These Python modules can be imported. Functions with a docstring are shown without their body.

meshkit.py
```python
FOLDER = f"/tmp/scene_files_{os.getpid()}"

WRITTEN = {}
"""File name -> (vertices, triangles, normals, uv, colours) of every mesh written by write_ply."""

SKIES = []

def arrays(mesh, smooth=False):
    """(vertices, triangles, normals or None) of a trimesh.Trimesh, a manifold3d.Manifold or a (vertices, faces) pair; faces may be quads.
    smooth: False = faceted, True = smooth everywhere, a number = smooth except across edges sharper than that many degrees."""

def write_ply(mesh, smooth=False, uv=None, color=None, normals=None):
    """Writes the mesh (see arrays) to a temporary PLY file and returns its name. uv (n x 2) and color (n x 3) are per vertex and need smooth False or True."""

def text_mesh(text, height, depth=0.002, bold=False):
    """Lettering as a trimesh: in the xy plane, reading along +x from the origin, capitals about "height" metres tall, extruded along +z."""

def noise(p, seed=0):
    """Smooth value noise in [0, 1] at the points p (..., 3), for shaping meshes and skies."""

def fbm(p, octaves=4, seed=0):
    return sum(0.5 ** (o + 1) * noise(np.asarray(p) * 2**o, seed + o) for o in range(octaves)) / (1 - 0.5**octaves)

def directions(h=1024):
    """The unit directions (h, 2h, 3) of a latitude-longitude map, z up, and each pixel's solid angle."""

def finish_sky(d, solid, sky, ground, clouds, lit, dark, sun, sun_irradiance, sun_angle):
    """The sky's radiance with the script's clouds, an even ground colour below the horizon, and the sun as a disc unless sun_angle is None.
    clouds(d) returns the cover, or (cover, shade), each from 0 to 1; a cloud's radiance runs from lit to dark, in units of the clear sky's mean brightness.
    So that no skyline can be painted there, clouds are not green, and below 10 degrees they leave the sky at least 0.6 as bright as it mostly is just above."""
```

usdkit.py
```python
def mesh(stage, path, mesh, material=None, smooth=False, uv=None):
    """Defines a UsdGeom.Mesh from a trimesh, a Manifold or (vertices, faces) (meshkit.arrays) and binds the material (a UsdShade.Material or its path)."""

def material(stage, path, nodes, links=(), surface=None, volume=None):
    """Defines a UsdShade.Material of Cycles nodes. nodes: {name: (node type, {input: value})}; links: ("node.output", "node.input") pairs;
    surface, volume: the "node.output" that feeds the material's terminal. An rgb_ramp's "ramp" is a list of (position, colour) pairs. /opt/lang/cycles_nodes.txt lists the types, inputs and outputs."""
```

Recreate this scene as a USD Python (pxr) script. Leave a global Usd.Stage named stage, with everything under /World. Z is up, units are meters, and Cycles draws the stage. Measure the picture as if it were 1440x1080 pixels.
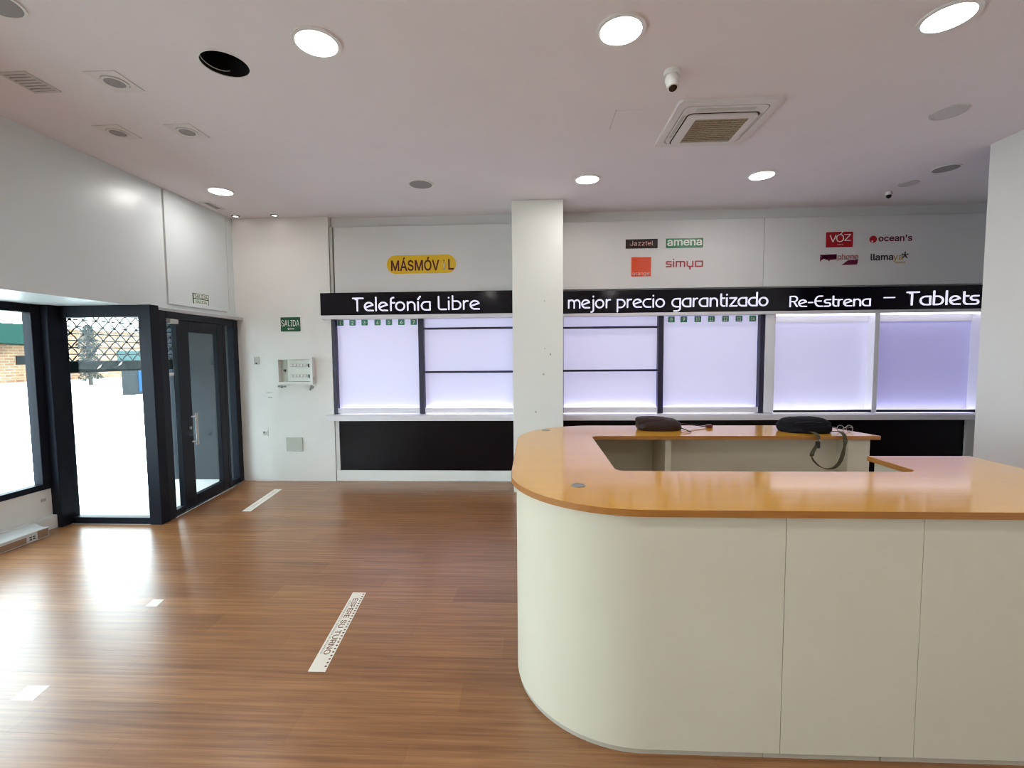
import math, random
import numpy as np, trimesh
import usdkit, meshkit
from shapely.geometry import Polygon, LineString, Point, box as sbox
from shapely.ops import unary_union
from shapely import affinity
from pxr import Usd, UsdGeom, UsdLux, UsdShade, Gf, Sdf

random.seed(7)
stage = Usd.Stage.CreateInMemory()
UsdGeom.SetStageUpAxis(stage, UsdGeom.Tokens.z)
UsdGeom.SetStageMetersPerUnit(stage, 1.0)
world = UsdGeom.Xform.Define(stage, '/World')
stage.SetDefaultPrim(world.GetPrim())
UsdGeom.Scope.Define(stage, '/World/Looks')

# ------------------------------------------------------------------ camera, sky, sun, exposure
CAM_H, F_PX, YAW, PITCH, ROLL = 1.68, 646.18, 0.0466459, 0.0636753, -0.0084
cam = UsdGeom.Camera.Define(stage, '/World/camera')
cam.CreateHorizontalApertureAttr(36.0)
cam.CreateVerticalApertureAttr(27.0)
cam.CreateFocalLengthAttr(F_PX * 36.0 / 1440.0)
cam.CreateFStopAttr(0.0)
cam.CreateClippingRangeAttr(Gf.Vec2f(0.05, 2000.0))
cam.CreateExposureAttr(0.0)
_F = np.array([-math.sin(YAW) * math.cos(PITCH), math.cos(YAW) * math.cos(PITCH), -math.sin(PITCH)])
_R0 = np.array([math.cos(YAW), math.sin(YAW), 0.0])
_U0 = np.cross(_R0, _F)
_R = math.cos(ROLL) * _R0 + math.sin(ROLL) * _U0
_U = np.cross(_R, _F)
cam.AddTransformOp().Set(Gf.Matrix4d(*_R, 0, *_U, 0, *(-_F), 0, 0, 0, CAM_H, 1))

sky = UsdLux.DomeLight.Define(stage, '/World/sky_light')
sky.CreateColorAttr(Gf.Vec3f(0.76, 0.90, 1.0))
sky.CreateIntensityAttr(2.9)
sun = UsdLux.DistantLight.Define(stage, '/World/sun_light')
sun.CreateColorAttr(Gf.Vec3f(1.0, 0.96, 0.88))
sun.CreateIntensityAttr(3.2)
sun.CreateAngleAttr(0.53)
sun.AddRotateXYZOp().Set(Gf.Vec3f(0, 38, 12))          # shines towards -x and down: over the shop onto the square

LAMP = 66.0          # ceiling downlights
LED = 22.0           # strips in the display bays
BACKLIT = 0.50       # lavender panels

# ------------------------------------------------------------------ helpers
used = {}
LOC = {}


def numbered(path):
    n = used.get(path, 0)
    used[path] = n + 1
    return path if n == 0 else f'{path}_{n:03d}'


def setdata(prim, label=None, cat=None, group=None, kind=None):
    for k, v in (('label', label), ('category', cat), ('group', group), ('kind', kind)):
        if v:
            prim.SetCustomDataByKey(k, v)
    return prim


def thing(name, label, cat, loc=(0, 0, 0), group=None, kind=None):
    """An Xform at the thing's base; parts are given in world coordinates."""
    p = numbered('/World/' + name)
    x = UsdGeom.Xform.Define(stage, p)
    x.AddTranslateOp().Set(Gf.Vec3d(*map(float, loc)))
    LOC[p] = np.array(loc, float)
    return setdata(x.GetPrim(), label, cat, group, kind)


def base_loc(path):
    while path not in LOC:
        path = path.rsplit('/', 1)[0]
    return LOC[path]


def join(*ms):
    flat = []
    for m in ms:
        flat += m if isinstance(m, (list, tuple)) else [m]
    return trimesh.util.concatenate(flat) if len(flat) > 1 else flat[0]


def part(name, mesh, mat, parent, label=None, kind=None, smooth=30):
    pp = str(parent.GetPath())
    p = numbered(pp + '/' + name)
    mesh = join(mesh).copy()
    mesh.apply_translation(-base_loc(pp))
    m = usdkit.mesh(stage, p, mesh, M[mat], smooth=smooth)
    return setdata(m.GetPrim(), label, None, None, kind)


def single(name, mesh, mat, label, cat, group=None, kind=None, smooth=30):
    p = numbered('/World/' + name)
    m = usdkit.mesh(stage, p, join(mesh), M[mat], smooth=smooth)
    return setdata(m.GetPrim(), label, cat, group, kind)


def bx(x0, x1, y0, y1, z0, z1, c=0.0):
    x0, x1 = sorted((x0, x1)); y0, y1 = sorted((y0, y1)); z0, z1 = sorted((z0, z1))
    if c <= 0:
        m = trimesh.creation.box((x1 - x0, y1 - y0, z1 - z0))
        m.apply_translation(((x0 + x1) / 2, (y0 + y1) / 2, (z0 + z1) / 2))
        return m
    c = min(c, (x1 - x0) * .45, (y1 - y0) * .45, (z1 - z0) * .45)
    pts = []
    for a in (0, 1, 2):
        for sx in (0, 1):
            for sy in (0, 1):
                for sz in (0, 1):
                    q = [(x0, x1)[sx] + (c, -c)[sx], (y0, y1)[sy] + (c, -c)[sy], (z0, z1)[sz] + (c, -c)[sz]]
                    q[a] = ((x0, x1)[sx], (y0, y1)[sy], (z0, z1)[sz])[a]
                    pts.append(q)
    return trimesh.convex.convex_hull(np.array(pts))


def prism(poly, z0, z1):
    """Extrude a shapely polygon of the xy plane from z0 to z1."""
    ms = []
    for g in getattr(poly, 'geoms', [poly]):
        if g.is_empty or g.geom_type != 'Polygon':
            continue
        m = trimesh.creation.extrude_polygon(g, z1 - z0, engine='earcut')
        m.apply_translation((0, 0, z0))
        ms.append(m)
    return join(ms)


def plate(poly, depth):
    return prism(poly, 0, depth)


def on_back(m, x, y, z):
    """xy lettering plane -> a wall that faces the viewer (-y)."""
    m = m.copy()
    T = np.array([[1, 0, 0, x], [0, 0, -1, y], [0, 1, 0, z], [0, 0, 0, 1.0]])
    m.apply_transform(T)
    return m


def on_left(m, x, y, z):
    m = m.copy()
    m.apply_transform(np.array([[0, 0, 1, x], [1, 0, 0, y], [0, 1, 0, z], [0, 0, 0, 1.0]]))
    return m


def on_floor(m, x, y, z):
    """Reads from far to near, tops of the letters towards +x."""
    m = m.copy()
    m.apply_transform(np.array([[0, 1, 0, x], [-1, 0, 0, y], [0, 0, 1, z], [0, 0, 0, 1.0]]))
    return m


def rod(a, b, r, n=10):
    return trimesh.creation.cylinder(radius=r, segment=[a, b], sections=n)


def disc(x, y, z0, z1, r, n=40):
    m = trimesh.creation.cylinder(radius=r, height=z1 - z0, sections=n)
    m.apply_translation((x, y, (z0 + z1) / 2))
    return m


def ring(x, y, z0, z1, r0, r1, n=44):
    return prism(Point(x, y).buffer(r1, n).difference(Point(x, y).buffer(r0, n)), z0, z1)


def rotated_box(x, y, deg, lx, ly, z0, z1, c=0.0):
    """Box lx by ly whose local x axis is turned by deg; (x, y) is its centre."""
    m = bx(-lx / 2, lx / 2, -ly / 2, ly / 2, z0, z1, c)
    m.apply_transform(trimesh.transformations.rotation_matrix(math.radians(deg), [0, 0, 1]))
    m.apply_translation((x, y, 0))
    return m


def tube(points, r, n=8, flat=None):
    """Sweep along a polyline; flat=(w, t) gives a strap section."""
    pts = np.array(points, float)
    sec = Point(0, 0).buffer(r, 3) if flat is None else sbox(-flat[0] / 2, -flat[1] / 2, flat[0] / 2, flat[1] / 2)
    return trimesh.creation.sweep_polygon(sec, pts, engine='earcut')


def spline(pts, n=8):
    from scipy.interpolate import CubicSpline
    pts = np.array(pts, float)
    t = np.linspace(0, 1, len(pts))
    return CubicSpline(t, pts)(np.linspace(0, 1, n * (len(pts) - 1) + 1))


def fit_text(s, width, height, depth=0.002, bold=False):
    m = meshkit.text_mesh(s, height, depth, bold)
    b = m.bounds
    m.apply_translation((-b[0][0], 0, 0))
    if width:
        m.apply_scale((width / (b[1][0] - b[0][0]), 1, 1))
    return m


# ------------------------------------------------------------------ materials
M = {}


def mat(name, color, rough=0.5, metal=0.0, spec=0.5, coat=0.0, noise=None, bump=None, emit=None, coat_rough=0.05):
    """noise=(scale vec, amount): fine colour variation; bump=(scale vec, strength)."""
    nodes = {'p': ('principled_bsdf', {'base_color': color, 'roughness': rough, 'metallic': metal, 'specular_ior_level': spec,
                                       'coat_weight': coat, 'coat_roughness': coat_rough})}
    links = []
    if emit:
        nodes['p'][1]['emission_color'] = emit[0]
        nodes['p'][1]['emission_strength'] = emit[1]
    if noise or bump:
        nodes['g'] = ('geometry', {})
    if noise:
        nodes['m'] = ('mapping', {'scale': noise[0]})
        nodes['n'] = ('noise_texture', {'scale': 1.0, 'detail': 4.0, 'roughness': 0.6})
        a = noise[1]
        nodes['r'] = ('rgb_ramp', {'ramp': [(0.25, tuple(c * (1 - a) for c in color)), (0.75, tuple(min(1, c * (1 + a)) for c in color))]})
        links += [('g.position', 'm.vector'), ('m.vector', 'n.vector'), ('n.fac', 'r.fac'), ('r.color', 'p.base_color')]
    if bump:
        nodes['mb'] = ('mapping', {'scale': bump[0]})
        nodes['nb'] = ('noise_texture', {'scale': 1.0, 'detail': 3.0})
        nodes['b'] = ('bump', {'strength': bump[1], 'distance': 0.01})
        links += [('g.position', 'mb.vector'), ('mb.vector', 'nb.vector'), ('nb.fac', 'b.height'), ('b.normal', 'p.normal')]
    M[name] = usdkit.material(stage, '/World/Looks/' + name, nodes, links, surface='p.BSDF')


def emitter(name, color, strength):
    M[name] = usdkit.material(stage, '/World/Looks/' + name, {'e': ('emission', {'color': color, 'strength': strength})}, surface='e.emission')


mat('ceiling_paint', (0.82, 0.775, 0.80), 0.85, noise=((2, 2, 2), 0.02))
mat('wall_paint', (0.82, 0.81, 0.79), 0.55, noise=((1.5, 1.5, 1.5), 0.02), bump=((60, 60, 60), 0.02))
mat('wall_grey', (0.71, 0.70, 0.70), 0.45, noise=((1.5, 1.5, 1.5), 0.02))
mat('gloss_panel', (0.71, 0.765, 0.775), 0.34, spec=0.9)
mat('white_trim', (0.82, 0.82, 0.80), 0.4)
mat('white_plastic', (0.80, 0.80, 0.78), 0.35)
mat('ceiling_plastic', (0.74, 0.71, 0.70), 0.5)
mat('grey_plastic', (0.50, 0.50, 0.48), 0.45)
mat('cover_plate', (0.52, 0.54, 0.49), 0.5)
mat('dark_metal', (0.010, 0.012, 0.020), 0.45, spec=0.14)
mat('dark_post', (0.022, 0.018, 0.050), 0.4)
mat('black_gloss', (0.004, 0.003, 0.007), 0.10, spec=0.35)
mat('black_panel', (0.005, 0.003, 0.005), 0.20, spec=0.20)
mat('steel', (0.62, 0.62, 0.62), 0.28, metal=1.0)
mat('dull_metal', (0.30, 0.30, 0.29), 0.45, metal=0.6)
mat('black_plastic', (0.012, 0.012, 0.014), 0.4)
mat('black_void', (0.004, 0.004, 0.006), 0.6)
mat('lamp_off', (0.30, 0.28, 0.28), 0.5)
mat('lamp_off_faint', (0.60, 0.575, 0.575), 0.6)
mat('grille_brown', (0.35, 0.28, 0.17), 0.6)
mat('grille_back', (0.05, 0.035, 0.025), 0.8)
mat('counter_laminate', (0.72, 0.68, 0.55), 0.42, noise=((3, 3, 3), 0.02))
mat('counter_plinth', (0.50, 0.46, 0.38), 0.5)
mat('edge_band', (0.42, 0.17, 0.035), 0.35, noise=((6, 60, 200), 0.15))
mat('niche_wall', (0.022, 0.029, 0.037), 0.7, spec=0.1)
mat('niche_floor', (0.30, 0.29, 0.28), 0.8, noise=((3, 3, 3), 0.1))
mat('sticker_green', (0.06, 0.26, 0.15), 0.4)
mat('sign_green', (0.012, 0.10, 0.040), 0.35)
mat('logo_green', (0.012, 0.20, 0.075), 0.3)
mat('logo_yellow', (0.80, 0.50, 0.010), 0.3)
mat('logo_brown', (0.10, 0.010, 0.006), 0.35)
mat('logo_black', (0.022, 0.010, 0.008), 0.3)
mat('logo_orange', (0.72, 0.055, 0.004), 0.25)
mat('logo_red', (0.42, 0.008, 0.016), 0.3)
mat('logo_pinkred', (0.42, 0.045, 0.060), 0.4)
mat('logo_maroon', (0.15, 0.006, 0.040), 0.4)
mat('logo_dark', (0.045, 0.040, 0.045), 0.4)
mat('logo_ochre', (0.45, 0.28, 0.04), 0.4)
mat('letter_white', (0.85, 0.84, 0.80), 0.4)
mat('letter_rose', (0.66, 0.42, 0.38), 0.4)
mat('sign_pale', (0.74, 0.78, 0.72), 0.4)
mat('tape_white', (0.78, 0.74, 0.64), 0.45)
mat('tape_ink', (0.24, 0.12, 0.09), 0.5)
mat('tape_dot', (0.16, 0.04, 0.03), 0.5)
mat('chip', (0.30, 0.30, 0.27), 0.9)
mat('bag_brown', (0.026, 0.012, 0.010), 0.5, spec=0.3, bump=((90, 90, 90), 0.15))
mat('bag_black', (0.006, 0.006, 0.010), 0.7, spec=0.15, bump=((140, 140, 140), 0.2))
mat('strap_olive', (0.065, 0.055, 0.028), 0.7, bump=((300, 300, 300), 0.2))
mat('carton_white', (0.68, 0.70, 0.70), 0.55)
mat('carton_brown', (0.34, 0.22, 0.14), 0.7)
mat('carton_print', (0.10, 0.08, 0.07), 0.6)
mat('shutter_metal', (0.022, 0.019, 0.020), 0.5, spec=0.15)
mat('shutter_bar', (0.010, 0.026, 0.028), 0.5, spec=0.15)
mat('paving', (0.55, 0.54, 0.52), 0.8, noise=((1.2, 1.2, 1.2), 0.08))
mat('canopy_green', (0.012, 0.045, 0.036), 0.7, spec=0.1)
mat('kiosk_dark', (0.022, 0.026, 0.028), 0.7, spec=0.1)
mat('kiosk_blue', (0.010, 0.06, 0.15), 0.6, spec=0.1)
mat('kiosk_green', (0.03, 0.075, 0.075), 0.6, spec=0.1)
mat('bark', (0.05, 0.035, 0.03), 0.9)
mat('shell_grey', (0.5, 0.5, 0.5), 0.8)
emitter('lamp_on', (1.0, 0.96, 0.915), LAMP)
emitter('spot_on', (1.0, 0.90, 0.82), 9.0)
emitter('led_strip', (0.80, 0.80, 1.0), LED)
emitter('led_strip_soft', (0.80, 0.80, 1.0), LED * 0.38)
emitter('led_top', (0.90, 0.88, 1.0), 4.0)
emitter('letter_lit', (0.86, 0.84, 1.0), 0.95)
mat('backlit_panel', (0.52, 0.52, 0.64), 0.35, emit=((0.68, 0.67, 1.0), BACKLIT))
mat('backlit_dim', (0.46, 0.46, 0.62), 0.35, emit=((0.52, 0.48, 1.0), BACKLIT * 0.75))
mat('bay_lining', (0.88, 0.87, 0.93), 0.4)
mat('ledge_white', (0.78, 0.76, 0.80), 0.35)

# tree foliage
M['foliage'] = usdkit.material(stage, '/World/Looks/foliage', {
    'd': ('principled_bsdf', {'base_color': (0.022, 0.034, 0.032), 'specular_ior_level': 0.1, 'roughness': 0.8}),
    't': ('translucent_bsdf', {'color': (0.025, 0.045, 0.03)}),
    'x': ('mix_closure', {'fac': 0.25})}, [('d.BSDF', 'x.closure1'), ('t.BSDF', 'x.closure2')], surface='x.closure')
# window glass
M['pane_glass'] = usdkit.material(stage, '/World/Looks/pane_glass', {
    't': ('transparent_bsdf', {'color': (0.95, 0.985, 0.97)}),
    'g': ('glossy_bsdf', {'color': (1, 1, 1), 'roughness': 0.02}),
    'f': ('layer_weight', {'blend': 0.5}),
    'w': ('math', {'math_type': 'power', 'value2': 4.0}),
    'k': ('math', {'math_type': 'multiply_add', 'value2': 0.7, 'value3': 0.006}),
    'x': ('mix_closure', {})}, [('f.facing', 'w.value1'), ('w.value', 'k.value1'), ('k.value', 'x.fac'), ('t.BSDF', 'x.closure1'), ('g.BSDF', 'x.closure2')], surface='x.closure')
# brick of the far building
M['far_brick'] = usdkit.material(stage, '/World/Looks/far_brick', {
    'g': ('geometry', {}),
    's': ('separate_xyz', {}), 'c': ('combine_xyz', {}),
    'b': ('brick_texture', {'color1': (0.26, 0.125, 0.065), 'color2': (0.34, 0.20, 0.115), 'mortar': (0.34, 0.28, 0.22), 'scale': 1.0,
                            'brick_width': 0.5, 'row_height': 0.16, 'mortar_size': 0.02, 'bias': 0.0}),
    'n': ('noise_texture', {'scale': 1.1, 'detail': 4.0}),
    'r': ('rgb_ramp', {'ramp': [(0.3, (0.75, 0.7, 0.66)), (0.7, (1.25, 1.2, 1.1))]}),
    'x': ('mix', {'mix_type': 'multiply', 'fac': 1.0}),
    'p': ('principled_bsdf', {'roughness': 0.85})},
    [('g.position', 's.vector'), ('s.y', 'c.x'), ('s.z', 'c.y'), ('c.vector', 'b.vector'), ('g.position', 'n.vector'), ('n.fac', 'r.fac'),
     ('b.color', 'x.color1'), ('r.color', 'x.color2'), ('x.color', 'p.base_color')], surface='p.BSDF')
# laminate floor: strips and grain run along x, each board its own tone
M['floor_board'] = usdkit.material(stage, '/World/Looks/floor_board', {
    'g': ('geometry', {}),
    'o': ('object_info', {}),
    'm1': ('mapping', {'scale': (1.3, 42, 1)}),
    'n1': ('noise_texture', {'scale': 1.0, 'detail': 3.0, 'roughness': 0.55}),
    'm2': ('mapping', {'scale': (5, 190, 1)}),
    'n2': ('noise_texture', {'scale': 1.0, 'detail': 4.0, 'roughness': 0.6}),
    'a': ('math', {'math_type': 'multiply', 'value2': 0.62}),
    'b': ('math', {'math_type': 'multiply_add', 'value2': 0.30}),
    'c': ('math', {'math_type': 'multiply_add', 'value2': 0.10}),
    'r': ('rgb_ramp', {'ramp': [(0.30, (0.155, 0.062, 0.024)), (0.50, (0.270, 0.117, 0.044)), (0.72, (0.42, 0.20, 0.078))]}),
    'bp': ('bump', {'strength': 0.03, 'distance': 0.002}),
    'p': ('principled_bsdf', {'roughness': 0.29, 'specular_ior_level': 0.80})},
    [('g.position', 'm1.vector'), ('m1.vector', 'n1.vector'), ('g.position', 'm2.vector'), ('m2.vector', 'n2.vector'),
     ('n1.fac', 'a.value1'), ('n2.fac', 'b.value1'), ('a.value', 'b.value3'), ('o.random', 'c.value1'), ('b.value', 'c.value3'),
     ('c.value', 'r.fac'), ('r.color', 'p.base_color'), ('n2.fac', 'bp.height'), ('bp.normal', 'p.normal')], surface='p.BSDF')
# beech worktop
M['worktop_wood'] = usdkit.material(stage, '/World/Looks/worktop_wood', {
    'g': ('geometry', {}),
    'm': ('mapping', {'scale': (2.0, 45, 45)}),
    'n': ('noise_texture', {'scale': 1.0, 'detail': 4.0, 'roughness': 0.6}),
    'r': ('rgb_ramp', {'ramp': [(0.3, (0.77, 0.385, 0.038)), (0.7, (0.81, 0.415, 0.048))]}),
    'p': ('principled_bsdf', {'roughness': 0.13, 'specular_ior_level': 1.0, 'coat_weight': 0.35, 'coat_roughness': 0.08})},
    [('g.position', 'm.vector'), ('m.vector', 'n.vector'), ('n.fac', 'r.fac'), ('r.color', 'p.base_color')], surface='p.BSDF')
# column plaster with small specks where things were screwed on
M['column_paint'] = usdkit.material(stage, '/World/Looks/column_paint', {
    'g': ('geometry', {}),
    'm': ('mapping', {'scale': (5.5, 5.5, 4.0)}),
    'v': ('voronoi_texture', {'scale': 1.0, 'randomness': 1.0}),
    'r': ('rgb_ramp', {'ramp': [(0.0, (0.40, 0.39, 0.36)), (0.045, (0.45, 0.44, 0.40)), (0.065, (0.86, 0.87, 0.83)), (1.0, (0.86, 0.87, 0.83))]}),
    'p': ('principled_bsdf', {'roughness': 0.5})},
    [('g.position', 'm.vector'), ('m.vector', 'v.vector'), ('v.distance', 'r.fac'), ('r.color', 'p.base_color')], surface='p.BSDF')

# ------------------------------------------------------------------ room shell
CH = 3.49            # ceiling height
YB = 6.04            # back wall
fl = thing('floor', 'brown wood-strip laminate floor of the shop', 'floor', (0, 0, 0), kind='structure')
part('subfloor', bx(-4.76, 5.9, 0.9, 6.2, -0.08, -0.012), 'black_void', fl)
part('rear_flooring', bx(-4.76, 5.9, -3.6, 0.9, -0.08, 0.0), 'floor_board', fl)
BW, BL = 0.192, 1.285
rows = int(math.ceil((6.12 - 0.9) / BW))
for i in range(rows):
    y0 = 0.9 + i * BW
    y1 = min(y0 + BW, 6.12)
    x = -4.76 - ((i * 0.43) % 1.0) * BL
    while x < 4.1:
        a, b = max(x, -4.76), min(x + BL, 4.1)
        if y0 > 4.3:
            a = max(a, -3.86 if y0 < 5.2 else -3.94)
        if b - a > 0.05:
            part('plank', bx(a, b - 0.0006, y0, y1 - 0.0006, -0.012, 0.0), 'floor_board', fl, smooth=False)
        x += BL
part('niche_flooring', bx(-4.95, -3.84, 4.352, 6.05, -0.03, -0.002), 'paving', fl)
part('corridor_flooring', bx(4.1, 5.9, 0.9, 6.12, -0.012, 0.0), 'floor_board', fl)

holes = unary_union([Point(x, y).buffer(r, 24) for x, y, r in ((-1.90, 2.885, 0.142),)])
ce = single('ceiling', [prism(sbox(-5.1, -3.6, 6.0, 6.3).difference(holes), CH, CH + 0.12)], 'ceiling_paint',
            'flat grey-white plasterboard ceiling with recessed lamps', 'ceiling', kind='structure')
single('roof_slab', bx(-5.1, 6.1, -3.7, 6.4, CH + 0.35, CH + 0.5), 'shell_grey', 'concrete slab above the plasterboard ceiling', 'roof', kind='structure')
hole = thing('ceiling_opening', 'black round opening left where a ceiling lamp is missing', 'ceiling hole', (-1.90, 2.885, CH))
part('cavity_tube', ring(-1.90, 2.885, CH + 0.004, CH + 0.2, 0.134, 0.140), 'black_void', hole)
part('cavity_cap', disc(-1.90, 2.885, CH + 0.2, CH + 0.21, 0.140), 'black_void', hole)
part('rim', ring(-1.90, 2.885, CH - 0.002, CH + 0.004, 0.134, 0.146), 'white_plastic', hole)
part('loose_wire', tube(spline([(-2.00, 2.80, CH + 0.012), (-2.015, 2.88, CH + 0.012), (-1.99, 2.95, CH + 0.014), (-1.94, 2.995, CH + 0.03)]), 0.003), 'grey_plastic', hole)

wb = thing('wall_back', 'white back wall behind the display units', 'wall', (0, YB, 0), kind='structure')
part('wall_surface', bx(-4.9, 6.0, YB + 0.08, YB + 0.28, 0, CH), 'wall_paint', wb)
part('exit_section', bx(-4.0, -2.66, 5.98, YB + 0.08, 0, CH), 'wall_paint', wb, 'smooth white wall section beside the exit door')
part('upper_section', bx(-2.655, 5.9, 6.05, YB + 0.08, 2.4, CH), 'wall_grey', wb)
for (x, z, s) in ((-3.40, 1.285, 0.022), (-3.36, 1.28, 0.03), (-3.315, 1.283, 0.02), (-2.955, 1.27, 0.035), (-2.97, 1.24, 0.02)):
    pts = [(s * random.uniform(.6, 1.1) * math.cos(a), s * random.uniform(.5, 1.0) * math.sin(a)) for a in np.linspace(0, 2 * math.pi, 9)[:-1]]
    part('plaster_chip', on_back(plate(Polygon(pts), 0.003), x, 5.981, z), 'chip', wb)
part('wall_scuff', on_back(plate(Polygon([(0, 0), (0.075, .005), (0.08, .012), (0.0, .014)]), 0.001), -3.57, 5.98, 1.19), 'grey_plastic', wb)
part('wall_scuff', on_back(plate(Polygon([(0, 0), (0.06, .0), (0.07, .012), (0.01, .018)]), 0.001), -3.56, 5.98, 1.125), 'cover_plate', wb)
single('baseboard_back', bx(-2.655, 4.03, 5.99, YB + 0.06, 0, 0.145, .003), 'white_trim', 'white baseboard under the black display front', 'baseboard', kind='structure')

# bulkhead above the shop window and the door, with flat trim
wl = thing('wall_left', 'glossy white bulkhead wall above the shop front and exit door', 'wall', (-3.95, 3, 2.2), kind='structure')
part('bulkhead', bx(-4.95, -3.95, -3.6, 6.05, 2.2, CH), 'gloss_panel', wl)
for b in (bx(-3.951, -3.9485, 4.833, 4.842, 2.255, 3.475), bx(-3.951, -3.9485, 4.903, 4.912, 2.31, 3.475), bx(-3.951, -3.9485, 4.842, 5.80, 2.252, 2.260)):
    part('seam', b, 'grey_plastic', wl)
for b in (bx(-3.953, -3.935, 4.845, 4.90, 2.262, 3.475, .003), bx(-3.953, -3.935, 4.90, 5.80, 2.262, 2.305, .003)):
    part('flat_trim', b, 'gloss_panel', wl)
part('seam', bx(-3.952, -3.9485, 5.855, 5.86, 2.3, 3.46), 'grey_plastic', wl)
single('wall_right', bx(4.03, 4.20, -3.6, 4.36, 0, CH), 'wall_paint', 'plain white wall at the right, beside the counter', 'wall', kind='structure')
single('wall_corridor', bx(5.85, 6.0, -3.6, 6.3, 0, CH), 'wall_paint', 'white wall at the far right end of the display', 'wall', kind='structure')
single('wall_front', bx(-5.1, 6.1, -3.8, -3.6, 0, CH), 'wall_paint', 'white wall behind the viewer', 'wall', kind='structure')
single('column', bx(-0.245, 0.357, 5.52, 6.14, 0, CH, .004), 'column_paint', 'square white column with screw marks between the two display units', 'column', kind='structure')

# shop window sill wall
ws = thing('wall_sill', 'low white wall below the shop window', 'wall', (-4.85, 3, 0), kind='structure')
part('sill_wall', bx(-4.95, -4.79, -3.6, 4.29, 0, 0.40, .003), 'wall_paint', ws)
part('sill_ledge', bx(-4.79, -4.745, -3.6, 4.315, 0, 0.132, .004), 'white_trim', ws)
part('socket_mark', bx(-4.791, -4.787, 4.17, 4.215, 0.285, 0.315), 'grey_plastic', ws)

# ------------------------------------------------------------------ shop window, fixed glazed panel, door
DM = 'dark_metal'
w1 = thing('window_1', 'long dark-framed shop window above the low sill wall', 'window', (-4.82, 3, 0.4), kind='structure')
part('bottom_rail', bx(-4.86, -4.78, -3.5, 4.19, 0.40, 0.455, .004), DM, w1)
part('top_rail', bx(-4.86, -4.78, -3.5, 4.25, 2.12, 2.2, .004), DM, w1)
part('side_post', bx(-4.87, -4.775, 4.19, 4.27, 0.40, 2.2, .004), DM, w1)
part('side_post', bx(-4.86, -4.78, 1.2, 1.28, 0.40, 2.12, .004), DM, w1)
part('pane', bx(-4.826, -4.816, -3.5, 4.20, 0.445, 2.13), 'pane_glass', w1, smooth=False)

w2 = thing('window_2', 'fixed full-height glazed panel in dark frame beside the exit door', 'window', (-4.2, 4.4, 0), kind='structure')
part('corner_post', bx(-4.90, -4.70, 4.27, 4.46, 0, 2.2, .005), DM, w2)
part('side_post', bx(-3.87, -3.74, 4.36, 4.47, 0, 2.2, .005), DM, w2)
part('bottom_rail', bx(-4.70, -3.87, 4.375, 4.445, 0, 0.065, .004), DM, w2)
part('top_rail', bx(-4.70, -3.87, 4.375, 4.445, 2.085, 2.2, .004), DM, w2)
part('pane', bx(-4.705, -3.865, 4.405, 4.413, 0.06, 2.09), 'pane_glass', w2, smooth=False)
for dx, dz in ((0.34, 0.0), (0.56, 0.03)):
    part('sticker_remnant', on_back(plate(Polygon([(0, 0), (.04, .02), (.05, .05), (.03, .035), (.01, .02)]), 0.001), -4.70 + dx, 4.404, 1.57 + dz), 'letter_white', w2)

# the door wall runs slightly askew from (-3.78, 4.45) to (-3.98, 6.03)
P0, P1 = np.array([-3.79, 4.44]), np.array([-3.985, 6.03])
DL = float(np.linalg.norm(P1 - P0))
DDEG = math.degrees(math.atan2(*(P1 - P0)[::-1]))
Dv = (P1 - P0) / DL
Dn = np.array([Dv[1], -Dv[0]])        # towards the room


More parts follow.
